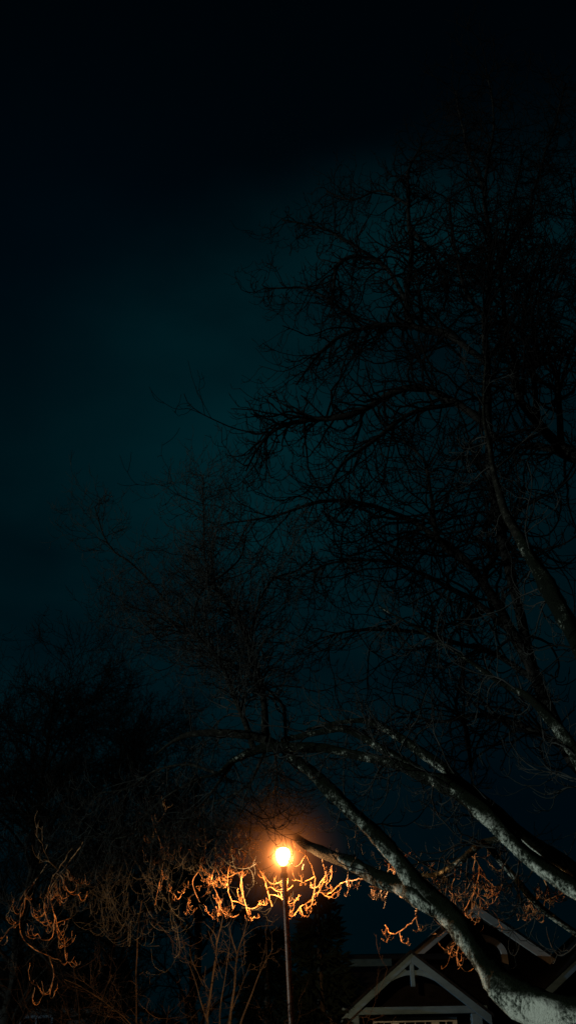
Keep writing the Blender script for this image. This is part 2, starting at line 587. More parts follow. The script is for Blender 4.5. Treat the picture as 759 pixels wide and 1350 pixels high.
T = Tubes()
zs = np.array([0.0, 0.05, 0.05, 0.55, 0.62, 0.7, 1.5, 3.0, lc[2] - 0.30])
rs = np.array([0.12, 0.12, 0.085, 0.08, 0.062, 0.056, 0.052, 0.045, 0.038])
zz = np.concatenate((zs[:5], np.linspace(0.7, zs[-1], 24)))
rr = np.interp(zz, zs, rs)
T.batch(np.array([[along_post(z) for z in zz]]), rr[None], 20)
T.build("pole", M['post'], lamp)
bm = bmesh.new()
c0 = along_post(lc[2] - 0.30)
lathe(bm, [(0.045, -0.03), (0.06, -0.03), (0.062, 0.03), (0.05, 0.045), (0.042, 0.08), (0.05, 0.11), (0.062, 0.142)], 28, c0)
bm_obj("collar", bm, M['hood'], lamp, True)
bm = bmesh.new()
gp = [(0.030, -0.160), (0.052, -0.150), (0.074, -0.130), (0.096, -0.095), (0.114, -0.05), (0.127, 0.005), (0.132, 0.045), (0.129, 0.08), (0.116, 0.112), (0.094, 0.134), (0.066, 0.148), (0.03, 0.156)]
lathe(bm, [(r_ * 0.86, z_ * 0.88) for r_, z_ in gp], 36, lc)
m = bpy.data.materials.new("lit_globe_glass")
m.use_nodes = True
nt = m.node_tree
nt.nodes.remove(nt.nodes["Principled BSDF"])
em = nt.nodes.new("ShaderNodeEmission")
em.inputs["Color"].default_value = (1.0, 0.50, 0.16, 1)
em.inputs["Strength"].default_value = 7.0
tr = nt.nodes.new("ShaderNodeBsdfTransparent")
ad = nt.nodes.new("ShaderNodeAddShader")
nt.links.new(em.outputs[0], ad.inputs[0])
nt.links.new(tr.outputs[0], ad.inputs[1])
nt.links.new(ad.outputs[0], nt.nodes["Material Output"].inputs["Surface"])
bm_obj("lamp_globe", bm, m, lamp, True)
bm = bmesh.new()
lathe(bm, [(0.056, 0.131), (0.062, 0.135), (0.056, 0.15), (0.038, 0.164), (0.02, 0.17), (0.014, 0.19), (0.006, 0.2)], 36, lc)
bm_obj("hood", bm, M['hood'], lamp, True)

# the lamp's reflector throws its light down and sideways
sp_d = bpy.data.lights.new("street_lamp_light", 'SPOT')
sp_d.energy = 1050
sp_d.color = (1.0, 0.47, 0.165)
sp_d.spot_size = R(180)
sp_d.spot_blend = 0.22
sp_d.shadow_soft_size = 0.05
sp = bpy.data.objects.new("street_lamp_light", sp_d)
COL.objects.link(sp)
sp.location = Vector([float(q) for q in lc - tdir * 0.02])

# glowing sphere painting in the lamp's halo; it scatters no light
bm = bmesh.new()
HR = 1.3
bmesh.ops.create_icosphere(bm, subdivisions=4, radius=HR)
halo = bm_obj("glow_halo", bm, M['hood'], None, True)
halo.location = Vector([float(q) for q in lc])
halo['kind'] = 'stuff'
halo['label'] = 'orange glow sphere added as the halo around the lit lamp globe'
m = bpy.data.materials.new("halo_glow")
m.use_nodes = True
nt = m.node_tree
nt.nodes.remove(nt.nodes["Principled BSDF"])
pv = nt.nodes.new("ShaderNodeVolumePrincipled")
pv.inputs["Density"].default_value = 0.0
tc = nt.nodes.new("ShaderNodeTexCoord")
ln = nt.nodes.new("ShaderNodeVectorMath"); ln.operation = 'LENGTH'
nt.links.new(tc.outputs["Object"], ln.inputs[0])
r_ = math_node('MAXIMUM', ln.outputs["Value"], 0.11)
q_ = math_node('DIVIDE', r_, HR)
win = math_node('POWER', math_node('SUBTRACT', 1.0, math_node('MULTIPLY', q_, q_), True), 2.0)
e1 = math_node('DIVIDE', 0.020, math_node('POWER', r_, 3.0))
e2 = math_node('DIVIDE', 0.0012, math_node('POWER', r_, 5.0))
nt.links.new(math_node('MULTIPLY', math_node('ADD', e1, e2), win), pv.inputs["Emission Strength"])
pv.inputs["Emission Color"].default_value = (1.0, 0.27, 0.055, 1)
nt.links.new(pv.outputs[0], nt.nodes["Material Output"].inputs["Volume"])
halo.data.materials[0] = m

# ------------------------------------------------------------------ the leaning tree
TRUNK = at(985, 1368, 8.0)
tree = thing("leaning_tree", "large leaning tree with pale lichen patches on limbs arching towards the lit lamp", "tree",
             (TRUNK[0] + 0.25, TRUNK[1] - 0.1, 0))
T, W = Tubes(), Tubes()
t0 = np.array([(TRUNK[0] + 0.25, TRUNK[1] - 0.1, -0.2), (TRUNK[0] + 0.22, TRUNK[1] - 0.1, 0.35), (TRUNK[0] + 0.12, TRUNK[1] - 0.05, 1.1),
               TRUNK, TRUNK + (0.02, 0.05, 0.9)])
P, r = spline(t0, [0.72, 0.52, 0.45, 0.42, 0.2], 0.08)
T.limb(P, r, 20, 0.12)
bx, by = 985, 1368
LIMBS = {
    'A': [(bx, by, 8.0, 62), (860, 1352, 8.3, 62), (759, 1338, 8.6, 60), (708, 1327, 8.9, 56), (665, 1307, 9.3, 50), (633, 1268, 9.8, 40), (602, 1222, 10.3, 36), (562, 1180, 11.0, 33),
          (529, 1138, 11.4, 27), (492, 1095, 11.8, 25), (458, 1062, 12.1, 22), (430, 1036, 12.4, 20), (402, 1012, 12.7, 17), (378, 992, 12.9, 13), (356, 975, 13.1, 8)],
    'A2': [(575, 1202, 10.7, 26), (548, 1180, 11.1, 30), (520, 1164, 11.7, 26), (490, 1149, 12.3, 22), (455, 1135, 13.1, 20), (446, 1132, 13.4, 17)],
    'G0': [(458, 1136, 13.0, 17), (425, 1123, 14.0, 15), (400, 1110, 14.9, 11), (374, 1098, 15.9, 8),
           (340, 1095, 16.5, 6), (300, 1090, 16.6, 5), (262, 1094, 16.6, 4), (222, 1112, 16.5, 3)],
    'B1': [(bx, by, 8.0, 50), (870, 1255, 8.6, 40), (800, 1195, 9.0, 33), (759, 1172, 9.2, 30), (728, 1152, 9.4, 29), (692, 1127, 9.7, 28), (655, 1091, 10.0, 27), (615, 1055, 10.4, 25), (580, 1032, 10.8, 22), (554, 1026, 11.0, 18),
           (516, 1008, 11.4, 17), (491, 1000, 11.6, 16), (453, 989, 11.9, 15), (415, 983, 12.2, 15), (352, 986, 12.7, 15), (310, 1002, 13.0, 9), (287, 1020, 13.2, 6), (262, 1026, 13.4, 4)],
    'B2': [(612, 1050, 10.4, 18), (580, 1036, 10.7, 18), (545, 1010, 11.2, 15), (505, 982, 11.6, 13), (472, 965, 11.9, 12), (450, 960, 12.1, 11), (424, 965, 12.3, 10), (399, 971, 12.6, 9), (372, 976, 12.9, 9)],
    'B3': [(bx, by, 8.0, 40), (850, 1215, 8.9, 30), (759, 1148, 9.6, 24), (718, 1121, 9.9, 22), (690, 1100, 10.1, 20), (630, 1046, 10.6, 18), (582, 1012, 11.0, 16), (552, 991, 11.3, 15), (522, 972, 11.6, 14), (497, 957, 11.8, 12), (476, 950, 12.0, 9), (440, 954, 12.4, 7), (405, 962, 12.8, 5)],
    'C': [(bx, by, 8.0, 46), (900, 1160, 8.2, 38), (830, 1000, 8.6, 30), (764, 850, 9.2, 25), (738, 806, 9.4, 22), (718, 770, 9.6, 20), (697, 733, 9.8, 16), (683, 706, 10.0, 13)],
    'FC': [(686, 712, 9.98, 13.5), (681, 703, 10.0, 13), (664, 672, 10.2, 11), (650, 632, 10.4, 8), (643, 588, 10.6, 6), (637, 540, 10.8, 4), (640, 480, 11.0, 3)],
    'D': [(bx, by, 8.0, 40), (870, 1170, 8.6, 30), (792, 1045, 9.2, 22), (752, 990, 9.5, 18), (719, 948, 9.8, 14), (692, 918, 10.0, 10), (664, 904, 10.3, 7), (638, 887, 10.5, 6), (612, 869, 10.7, 5), (577, 846, 11.0, 4), (540, 822, 11.2, 3), (500, 800, 11.5, 2)],
    'G1': [(287, 1020, 13.2, 5), (250, 1008, 13.6, 3.6), (205, 1014, 14.0, 3), (165, 1040, 14.4, 2.4), (120, 1052, 14.8, 2), (85, 1090, 15.2, 1.6)],
    'G2': [(310, 1002, 13.0, 5), (275, 1050, 13.7, 3.4), (235, 1085, 14.3, 2.8), (185, 1098, 14.8, 2.4), (140, 1135, 15.2, 2), (90, 1140, 15.4, 1.6)],
    'G3': [(262, 1026, 13.4, 3.6), (215, 1052, 13.9, 3), (170, 1100, 14.6, 2.4), (120, 1105, 15.0, 2.2), (70, 1140, 15.3, 2), (40, 1165, 15.4, 1.5)],
    'G4': [(352, 986, 12.7, 4.5), (330, 1030, 13.4, 3.4), (300, 1050, 14.0, 2.8), (262, 1062, 14.6, 2.2), (225, 1105, 15.0, 1.6)],
    'G5': [(360, 984, 12.8, 4), (366, 1020, 14.6, 3), (352, 1052, 15.9, 2.6), (330, 1072, 16.6, 2)],
    'S1': [(759, 1160, 9.4, 12), (700, 1105, 11.0, 10), (640, 1112, 12.0, 9), (600, 1140, 12.7, 8), (572, 1155, 13.2, 7), (540, 1150, 13.7, 5), (505, 1120, 14.1, 3)],
    'S2': [(640, 1112, 12.0, 8), (668, 1145, 12.2, 8), (700, 1180, 12.4, 8), (735, 1212, 12.6, 8), (790, 1250, 12.8, 9)],
    'F1': [(352, 986, 12.7, 11), (349, 962, 12.8, 11), (348, 936, 12.9, 9), (342, 898, 13.0, 8), (327, 849, 13.2, 7), (314, 816, 13.3, 6), (290, 780, 13.5, 4), (272, 735, 13.6, 3), (268, 685, 13.8, 2.2), (268, 625, 14.0, 1.3)],
    'F2': [(335, 990, 12.8, 8), (322, 950, 12.9, 8), (310, 921, 13.0, 7), (298, 887, 13.2, 6), (281, 858, 13.4, 5), (250, 832, 13.7, 3.5), (215, 812, 14.0, 2.5), (170, 800, 14.3, 1.5)],
    'F3': [(377, 978, 12.8, 5), (374, 933, 12.9, 4), (362, 918, 12.9, 3.5), (348, 905, 12.9, 3)],
    'F4': [(352, 976, 12.7, 13), (325, 969, 12.8, 12), (285, 967, 13.0, 11), (250, 969, 13.2, 8), (228, 978, 13.4, 4), (205, 995, 13.6, 1.8)],
    'F5': [(327, 849, 13.2, 4), (345, 790, 13.2, 3.5), (360, 762, 13.2, 3), (390, 752, 13.1, 2.5), (415, 732, 13.1, 1.6)],
    'F6': [(281, 858, 13.3, 4), (258, 830, 13.2, 3.2), (266, 782, 13.1, 3), (295, 757, 13.1, 2.8), (318, 732, 13.1, 2.2), (326, 690, 13.1, 1.5)],
    'F7': [(250, 832, 13.7, 3), (205, 775, 13.8, 2.6), (172, 742, 13.9, 2.2), (145, 722, 14.0, 2.0), (125, 668, 14.2, 1.6)],
}
HAB = (0.10, 0.20)
dens = {'A': (3.5, 0.62), 'A2': (1.6, 0.45), 'B1': (4.5, 0.42), 'B2': (5.0, 0.3), 'B3': (4.5, 0.4), 'C': (2.6, 0.45), 'D': (6.0, 0.3),
        'S1': (5, 0.25), 'S2': (3, 0.1), 'FC': (3, 0.1), 'G0': (0.8, 0.55), 'G1': (9, 0.15), 'G2': (10, 0.15), 'G3': (9, 0.2), 'G4': (12, 0.2), 'G5': (14, 0.2), 'F1': (30.0, 0.12), 'F2': (32.0, 0.12), 'F3': (4.0, 0.2), 'F4': (3.0, 0.15), 'F5': (16, 0.1), 'F6': (16, 0.1), 'F7': (12, 0.05)}
LP = {}
for kx, pts in LIMBS.items():
    P, r = limb_px(pts, 0.07 if kx[0] in 'AB' else 0.1, 0.03)
    LP[kx] = (P, r)
    if kx[0] in 'AB':
        r = r * (0.78 if kx in ('B2', 'B3') else 0.83)
    if kx == 'B1':
        r = r * 0.94
    Db = Tubes()
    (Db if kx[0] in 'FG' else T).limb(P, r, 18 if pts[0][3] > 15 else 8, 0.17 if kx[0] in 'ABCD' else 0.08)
    if kx[0] in 'FG':
        Db.build("bough", M['dull_bark'], tree)
    pm, t_0 = dens[kx]
    st_, d_, pr = along(P, r, pm, t_0)
    if kx[0] == 'F':
        d_[:, 2] += 0.35
        L_ = rng.uniform(0.45, 1.5, len(st_))
    elif kx[0] == 'G':
        d_ = unit(d_ + np.array((-0.1, 0.1, -0.55)))
        L_ = rng.uniform(0.5, 1.8, len(st_))
    else:
        d_[:, 1] += 0.15
        L_ = rng.uniform(0.5, 1.3, len(st_))
    twig_sprays(W, st_, d_, L_, np.clip(pr * 0.5, 0.006, 0.013), HAB, 5, 3, 3, 0.0046 if kx[0] in 'FG' else 0.0036, 1.25)
# fine twigs over the lamp
P, r = LP['G0']
sel = P[:, 1] > 15.7
st_, d_, pr = along(P[sel], r[sel], 18, 0.0)
d_ = unit(d_ * 0.8 + np.array((-0.1, 0.25, 0.25)))
twig_sprays(W, st_, d_, rng.uniform(0.4, 1.1, len(st_)), np.clip(pr * 0.4, 0.004, 0.007), (0.02, 0.16), 5, 4)


Hs = Tubes()


Hf = Tubes()


def hanging(pts, n, L, spread, habit=(0.2, 0.34), n2=4, n3=3, far=False):
    """a traced hanging stem with hooked twigs, (px, py, Y, width)"""
    P, r = limb_px(pts, 0.06, 0.02)
    P = P + rng.normal(size=P.shape).cumsum(0) * 0.007
    (Hf if far else Hs).batch(P[None], r[None] * 0.40, 6)
    Hq = Hf if far else Hs
    n = int(math.ceil(n * (1.4 if far else 1.2)))
    i = rng.integers(int(len(P) * 0.1), len(P), n)
    d_ = unit(rng.normal(size=(n, 3)) * spread + np.array((0, 0.05, -0.35)))
    twig_sprays(Hq, P[i], d_, rng.uniform(*L, n), np.full(n, 0.0085), habit, n2, n3, 3, 0.0055 if far else 0.0048, 1.3)


# clusters caught by the lamp
hanging([(322, 1094, 16.5, 5), (330, 1128, 16.2, 4.5), (344, 1156, 16.0, 4), (352, 1178, 15.8, 3.5), (360, 1198, 15.7, 3)], 8, (0.3, 0.7), 0.9)
hanging([(306, 1091, 16.5, 4), (304, 1130, 15.9, 3.5), (300, 1165, 15.6, 3), (306, 1205, 15.5, 2.5)], 8, (0.3, 0.7), 0.9)
hanging([(288, 1092, 16.5, 4), (284, 1130, 15.8, 3.4), (280, 1160, 15.5, 3), (290, 1190, 15.4, 2.4)], 7, (0.3, 0.65), 0.9)
hanging([(270, 1093, 16.5, 4), (266, 1130, 15.7, 3), (254, 1162, 15.4, 2.5), (262, 1185, 15.4, 2)], 5, (0.25, 0.55), 0.8)
hanging([(330, 1098, 16.5, 4), (324, 1135, 16.0, 3.5), (318, 1168, 15.8, 3), (326, 1200, 15.7, 2.5)], 6, (0.3, 0.6), 0.9)
hanging([(402, 1120, 14.9, 4), (412, 1150, 15.8, 3.5), (408, 1180, 15.9, 3), (392, 1192, 16.1, 2.5)], 6, (0.25, 0.55), 0.8)
hanging([(424, 1130, 14.2, 4), (428, 1160, 15.4, 3), (420, 1182, 15.8, 2.5)], 3, (0.2, 0.45), 0.8)
hanging([(548, 1190, 11.3, 4), (500, 1168, 13.6, 4), (466, 1166, 14.6, 3.5), (436, 1182, 15.6, 3)], 4, (0.25, 0.5), 0.8, far=True)
hanging([(552, 1192, 11.3, 4), (545, 1212, 13.4, 4.5), (530, 1222, 14.2, 4), (508, 1230, 14.8, 3.5), (496, 1215, 15.4, 2.5)], 2, (0.15, 0.35), 0.7, far=True)
hanging([(540, 1150, 13.7, 4), (520, 1128, 14.0, 3), (512, 1150, 14.2, 3)], 8, (0.25, 0.6), 0.6, (0.3, 0.2), far=True)
hanging([(628, 1125, 12.4, 4), (634, 1150, 13.6, 4), (622, 1185, 14.2, 3), (610, 1212, 14.6, 2.5)], 12, (0.35, 0.8), 0.45, (0.3, 0.16), far=True)
hanging([(600, 1140, 12.7, 3), (598, 1170, 13.6, 3), (602, 1200, 14.0, 2.5)], 2, (0.2, 0.45), 0.5, far=True)
hanging([(715, 1150, 11.5, 3), (722, 1175, 12.6, 3), (716, 1200, 13.4, 2.5)], 5, (0.25, 0.55), 0.6, far=True)
hanging([(690, 1172, 12.4, 3), (700, 1195, 13.4, 2.5), (702, 1206, 13.6, 2)], 3, (0.2, 0.4), 0.6, far=True)
hanging([(200, 1075, 15.6, 3), (214, 1130, 15.8, 2.5), (204, 1190, 15.8, 2)], 4, (0.3, 0.5), 0.6, far=True)
hanging([(62, 1140, 15.6, 3.4), (34, 1185, 15.8, 3.2), (30, 1235, 15.8, 2.8), (55, 1262, 15.8, 2.5), (80, 1270, 15.8, 2)], 4, (0.5, 1.0), 0.7, n2=4, n3=2, far=True)
hanging([(95, 1120, 14.8, 3), (58, 1180, 15.6, 2.8), (62, 1215, 15.8, 2.4), (88, 1210, 15.9, 2)], 4, (0.4, 0.9), 0.7, n2=4, n3=2, far=True)
hanging([(110, 1110, 14.8, 3), (72, 1165, 15.6, 2.8), (76, 1210, 15.8, 2.4), (90, 1235, 15.9, 2)], 3, (0.4, 0.9), 0.7, n2=4, n3=2, far=True)
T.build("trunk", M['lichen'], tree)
W.build("crown", M['twig'], tree)
Hs.build("hanging_shoots", M['lit_shoot'], tree)
Hf.build("hanging_shoots", M['far_lit_shoot'], tree)

# ------------------------------------------------------------------ tall dark tree behind, bark darkened in place of the light's falloff
TB = at(1010, 1368, 13.0)
dtree = thing("bare_tree", "tall bare tree in black silhouette filling the sky above the lichen limbs", "tree", (TB[0], TB[1], 0))
T, W = Tubes(), Tubes()
P, r = spline([(TB[0] + 0.1, TB[1], -0.2), (TB[0], TB[1], 0.6), TB, TB + (-0.1, 0.1, 1.2)], [0.65, 0.45, 0.38, 0.2], 0.1)
T.limb(P, r, 16, 0.1)
q = (1010, 1368, 13.0)
DL = {
    'E1': [(*q, 34), (880, 1140, 13.0, 24), (790, 1040, 13.1, 19), (754, 992, 13.2, 17), (730, 945, 13.3, 16), (706, 898, 13.4, 15), (685, 856, 13.5, 15), (670, 830, 13.6, 14), (649, 795, 13.7, 13), (612, 742, 14.0, 10), (575, 706, 14.2, 8), (540, 682, 14.4, 7), (481, 663, 14.6, 5.5), (421, 661, 14.8, 4.5), (360, 681, 15.0, 3), (300, 690, 15.2, 2)],
    'E1b': [(649, 795, 13.7, 9), (640, 762, 13.8, 8), (655, 735, 13.8, 7), (664, 700, 13.9, 5), (690, 640, 14.0, 3)],
    'E1c': [(614, 744, 14.0, 8), (578, 712, 14.0, 7), (572, 657, 14.1, 5), (560, 610, 14.2, 4), (530, 580, 14.3, 2.5)],
    'E1d': [(670, 830, 13.6, 9), (620, 790, 13.9, 7), (560, 760, 14.2, 5.5), (500, 742, 14.4, 4.5), (440, 740, 14.6, 3), (395, 760, 14.8, 2)],
    'E1e': [(706, 898, 13.4, 9), (650, 862, 13.8, 7), (600, 850, 14.2, 5.5), (540, 835, 14.5, 4.5), (470, 830, 14.8, 3.5), (420, 842, 15.0, 2)],
    'E1f': [(754, 992, 13.2, 9), (690, 960, 13.6, 7), (630, 945, 14.0, 5.5), (570, 950, 14.4, 4), (520, 930, 14.6, 2.5)],
    'E1g': [(620, 1010, 13.6, 5), (612, 960, 13.8, 5), (600, 930, 14.0, 4), (610, 880, 14.1, 3)],
    'E4': [(706, 898, 13.4, 12), (682, 800, 13.6, 13), (662, 710, 13.7, 13), (648, 620, 13.8, 12), (641, 545, 13.9, 11), (640, 450, 14.1, 9), (645, 350, 14.3, 7), (640, 250, 14.5, 5), (650, 150, 14.8, 2.5), (640, 90, 15.0, 1.5)],
    'E2': [(*q, 30), (980, 1000, 13.4, 26), (880, 770, 13.8, 22), (800, 645, 14.0, 20), (759, 605, 14.1, 18), (730, 582, 14.2, 15), (706, 547, 14.3, 12), (685, 518, 14.4, 10), (675, 466, 14.5, 8), (664, 430, 14.6, 6), (660, 360, 14.8, 4.5), (672, 280, 15.0, 3), (690, 200, 15.2, 2)],
    'E2b': [(708, 550, 14.3, 8), (701, 474, 14.3, 6), (688, 440, 14.4, 4.5), (692, 390, 14.5, 3), (720, 320, 14.7, 2)],
    'E2c': [(740, 590, 14.2, 9), (733, 524, 14.3, 8), (731, 487, 14.4, 6), (709, 460, 14.5, 5), (704, 413, 14.6, 3.5), (715, 350, 14.8, 2)],
    'E3': [(764, 610, 14.1, 10), (720, 593, 14.4, 7), (685, 590, 14.7, 5), (640, 575, 15.0, 3)],
    'E5': [(642, 560, 13.9, 10), (600, 532, 14.0, 10), (560, 514, 14.2, 10), (518, 518, 14.4, 9), (481, 539, 14.5, 8), (445, 548, 14.6, 7.5), (403, 551, 14.8, 6.5), (366, 563, 14.9, 5), (342, 588, 15.0, 3.5), (324, 621, 15.1, 2)],
    'E5b': [(600, 532, 14.0, 7), (545, 545, 14.0, 6), (490, 580, 14.2, 5), (450, 610, 14.3, 4), (430, 650, 14.4, 2.5)],
    'E6': [(640, 478, 14.1, 8), (590, 442, 14.3, 8), (545, 432, 14.5, 7), (500, 431, 14.6, 6), (451, 440, 14.8, 5), (415, 470, 14.9, 3.5), (391, 507, 15.0, 2)],
    'E7': [(590, 442, 14.3, 7), (548, 432, 14.4, 7.5), (534, 410, 14.5, 7.5), (536, 375, 14.5, 7), (542, 337, 14.6, 6.5), (540, 271, 14.8, 5), (536, 229, 15.0, 4), (556, 190, 15.2, 2.2)],
    'E8': [(536, 398, 14.5, 6), (508, 354, 14.5, 5.5), (469, 337, 14.6, 5), (445, 349, 14.7, 4.5), (438, 386, 14.7, 3.5), (436, 410, 14.8, 2)],
    'E9': [(541, 300, 14.7, 5), (556, 318, 14.6, 5), (574, 337, 14.6, 4.5), (588, 368, 14.6, 4), (584, 410, 14.6, 2.5)],
    'E10': [(480, 432, 14.7, 4), (439, 404, 14.8, 3.5), (403, 380, 15.0, 3), (348, 380, 15.2, 2)],
    'E11': [(500, 345, 14.6, 4.5), (450, 312, 14.8, 3.5), (421, 301, 15.0, 3), (372, 290, 15.2, 2)],
    'E12': [(645, 370, 14.3, 5), (690, 290, 14.5, 4), (720, 200, 14.8, 3), (745, 110, 15.1, 2)],
    'E13': [(642, 260, 14.5, 4), (612, 185, 14.8, 3), (600, 120, 15.1, 2)],
    'E14': [(733, 524, 14.3, 6), (759, 440, 14.5, 4.5), (768, 340, 14.8, 3), (750, 230, 15.1, 2)],
    'E15': [(540, 271, 14.8, 4), (500, 255, 15.0, 3), (462, 262, 15.2, 2.5), (430, 252, 15.3, 2)],
    'E16': [(640, 420, 14.2, 5), (610, 380, 14.0, 4.5), (600, 320, 14.0, 3.5), (590, 260, 14.2, 2.5)],
}
for kx, pts in DL.items():
    P, r = limb_px(pts, 0.12, 0.05)
    T.limb(P, r, 10, 0.10)
    st_, d_, pr = along(P, r, 8.0 if kx in ('E1', 'E2', 'E4') else 11.5, 0.45 if kx in ('E1', 'E2') else 0.12)
    L_ = rng.uniform(0.7, 2.5, len(st_)) * (0.62 if kx in ('E8', 'E10', 'E11', 'E12', 'E13', 'E15', 'E16', 'E7') else 0.95)
    twig_sprays(W, st_, d_, L_, np.clip(pr * 0.5, 0.013, 0.030), (0.09, 0.19), 5, 2, 3, 0.0075, 1.55)
T.build("trunk", M['dark_bark'], dtree)
W.build("crown", M['dark_twig'], dtree)


# ------------------------------------------------------------------ generic bare trees behind
def far_tree(label, base, H, spread, seed_lean, group, twigmat, barkmat, per_m=4.0, n2=6, n3=4, r0=0.2, name="background_tree"):
    t = thing(name, label, "tree", base, group)
    T, W = Tubes(), Tubes()
    base = np.array(base, float)
    top = base + np.array((seed_lean, 0, H * 0.8))
    P, r = spline([base - (0, 0, 0.2), base + (0.05, 0, H * 0.2), base * 0.5 + top * 0.5 + (0.1, 0, 0), top], [r0 * 1.3, r0, r0 * 0.6, r0 * 0.15], 0.3, 0.15)
    T.limb(P, r, 10, 0.1)
    st_, d_, pr = along(P, r, per_m / 1.6, 0.18)
    d_ = unit(d_ * np.array((1, 1, 0.4)) + np.array((0, 0, 0.55)))
    hfac = 1 - 0.55 * (st_[:, 2] - base[2]) / H
    L_ = rng.uniform(0.6, 1.1, len(st_)) * spread * hfac
    n = 14
    P1 = walk(st_, d_, L_, n, 0.10, hook(n, 0.01, 0.05, 0.5))
    R1 = taper(np.clip(pr * 0.55, 0.015, 0.08), n, 0.2)
    T.batch(P1, R1, 6)
    st2, d2, r2, _ = spawn(P1, R1, int(per_m * 2.2), 0.2, 1.0, 0.4, 1.0)
    twig_sprays(W, st2, d2, rng.uniform(0.5, 1.6, len(st2)) * H / 9, np.clip(r2 * 0.6, 0.011, 0.022), (0.03, 0.10), n2, n3, 3, 0.008)
    T.build("trunk", barkmat, t)
    W.build("crown", twigmat, t)
    return t


def gnd(px, Y, py=1340):
    p = at(px, py, Y)
    return (p[0], Y, 0.0)


far_tree("bushy bare tree with its dark crown cut by the left picture edge", gnd(8, 30), 16.4, 6.0, 0.2, None, M['far_twig'], M['dark_bark'], 6.5, 7, 5)
far_tree("lower dark bare tree standing beside the bushy tree at the left edge", gnd(130, 34), 15.0, 5.4, 0.3, None, M['far_twig'], M['dark_bark'], 6.0, 7, 5)
far_tree("dim bare tree behind the thin pale stems left of the lamp post", gnd(255, 33), 12.8, 5.0, -0.2, None, M['far_twig'], M['dark_bark'], 5.5, 7, 5)

# ------------------------------------------------------------------ young multi-stem tree beside the post
yb = at(292, 1420, 17.0)
yt = thing("young_tree", "young tree of several slim brown stems lit beside the lamp post", "tree", (yb[0], 17.0, 0))
T, W = Tubes(), Tubes()
YS = [[(288, 1400, 17.0, 8), (273, 1350, 17.0, 7.5), (276, 1315, 17.0, 6.5), (280, 1285, 17.0, 6), (285, 1246, 17.0, 5), (282, 1230, 17.0, 3.5), (268, 1215, 17.0, 2)],
      [(285, 1246, 17.0, 3.5), (292, 1220, 17.0, 2.6), (296, 1195, 17.0, 1.8)],
      [(274, 1350, 17.0, 4), (263, 1315, 16.9, 3.2), (255, 1288, 16.8, 2.4), (244, 1260, 16.8, 1.6)],
      [(298, 1400, 17.1, 7), (304, 1340, 17.2, 6), (309, 1299, 17.3, 5), (312, 1260, 17.3, 4.2), (323, 1225, 17.4, 3), (330, 1195, 17.4, 2)],
      [(312, 1258, 17.3, 3), (305, 1236, 17.3, 2.5), (302, 1215, 17.3, 1.6)],
      [(290, 1400, 16.9, 5), (290, 1335, 16.8, 4), (297, 1290, 16.8, 3.2), (301, 1255, 16.8, 2.2)],
      [(300, 1410, 17.2, 6), (318, 1349, 17.4, 5), (332, 1312, 17.5, 4), (344, 1280, 17.6, 2.6), (360, 1250, 17.7, 1.6)],
      [(296, 1400, 17.2, 4), (302, 1346, 17.2, 3.4), (310, 1322, 17.2, 2.6), (330, 1270, 17.3, 1.6)]]
for s in YS:
    P, r = limb_px(s, 0.06, 0.012)
    r = r * np.linspace(0.75, 0.22, len(r))
    T.limb(P, r, 8, 0.08)
    st_, d_, pr = along(P, r, 3.2, 0.3)
    d_ = unit(d_ + np.array((0, 0, 0.5)))
    twig_sprays(W, st_, d_, rng.uniform(0.3, 0.8, len(st_)), np.clip(pr * 0.4, 0.004, 0.008), (-0.02, 0.05), 3, 2)
for s in ((288, 1400, 17.0), (298, 1400, 17.1), (291, 1400, 16.9), (300, 1410, 17.2), (296, 1402, 17.2)):
    p = at(*s)
    P, r = spline([(yb[0] + (p[0] - yb[0]) * 0.6, p[1], -0.1), (p[0] * 0.9 + yb[0] * 0.1, p[1], p[2] * 0.5), p], [0.05, 0.042, 0.036], 0.1)
    T.limb(P, r, 8, 0.08)
T.build("trunk", M['stem'], yt)
W.build("crown", M['stem'], yt)


# ------------------------------------------------------------------ shrubs left of the lamp
def shrub(label, px, Y, n_st, H, lean, spread, material, n2=6):
    b0 = np.array(gnd(px, Y))
    t = thing("bare_shrub", label, "shrub", b0)
    T, W = Tubes(), Tubes()
    st_ = b0 + rng.normal(size=(n_st, 3)) * np.array((0.25, 0.2, 0))
    d_ = unit(rng.normal(size=(n_st, 3)) * np.array((spread, spread * 0.6, 0.1)) + np.array((lean, 0, 1.0)))
    L_ = rng.uniform(0.7, 1.1, n_st) * H
    P1 = walk(st_, d_, L_, 16, 0.06, np.full(16, -0.025))
    R1 = taper(np.full(n_st, 0.028), 16, 0.3)
    T.batch(P1, R1, 7)
    st2, d2, r2, _ = spawn(P1, R1, 12, 0.3, 1.0, 0.5, 1.2)
    d2 = unit(d2 * np.array((1.3, 1.0, 0.45)) + np.array((lean * 0.5, -0.05, -0.02)))
    twig_sprays(W, st2, d2, rng.uniform(0.5, 1.4, len(st2)), np.clip(r2 * 0.5, 0.005, 0.011), (0.03, 0.06), n2, 3)
    T.build("stem", material, t)
    W.build("crown", material, t)


shrub("spreading bare shrub with tiers of brown twigs left of the thin pale stems", 235, 16.2, 12, 4.0, -0.28, 0.42, M['shrub'])
shrub("small low bare shrub with drooping twigs near the distant pale house", 125, 17.5, 8, 3.7, 0.12, 0.4, M['shrub'], 4)


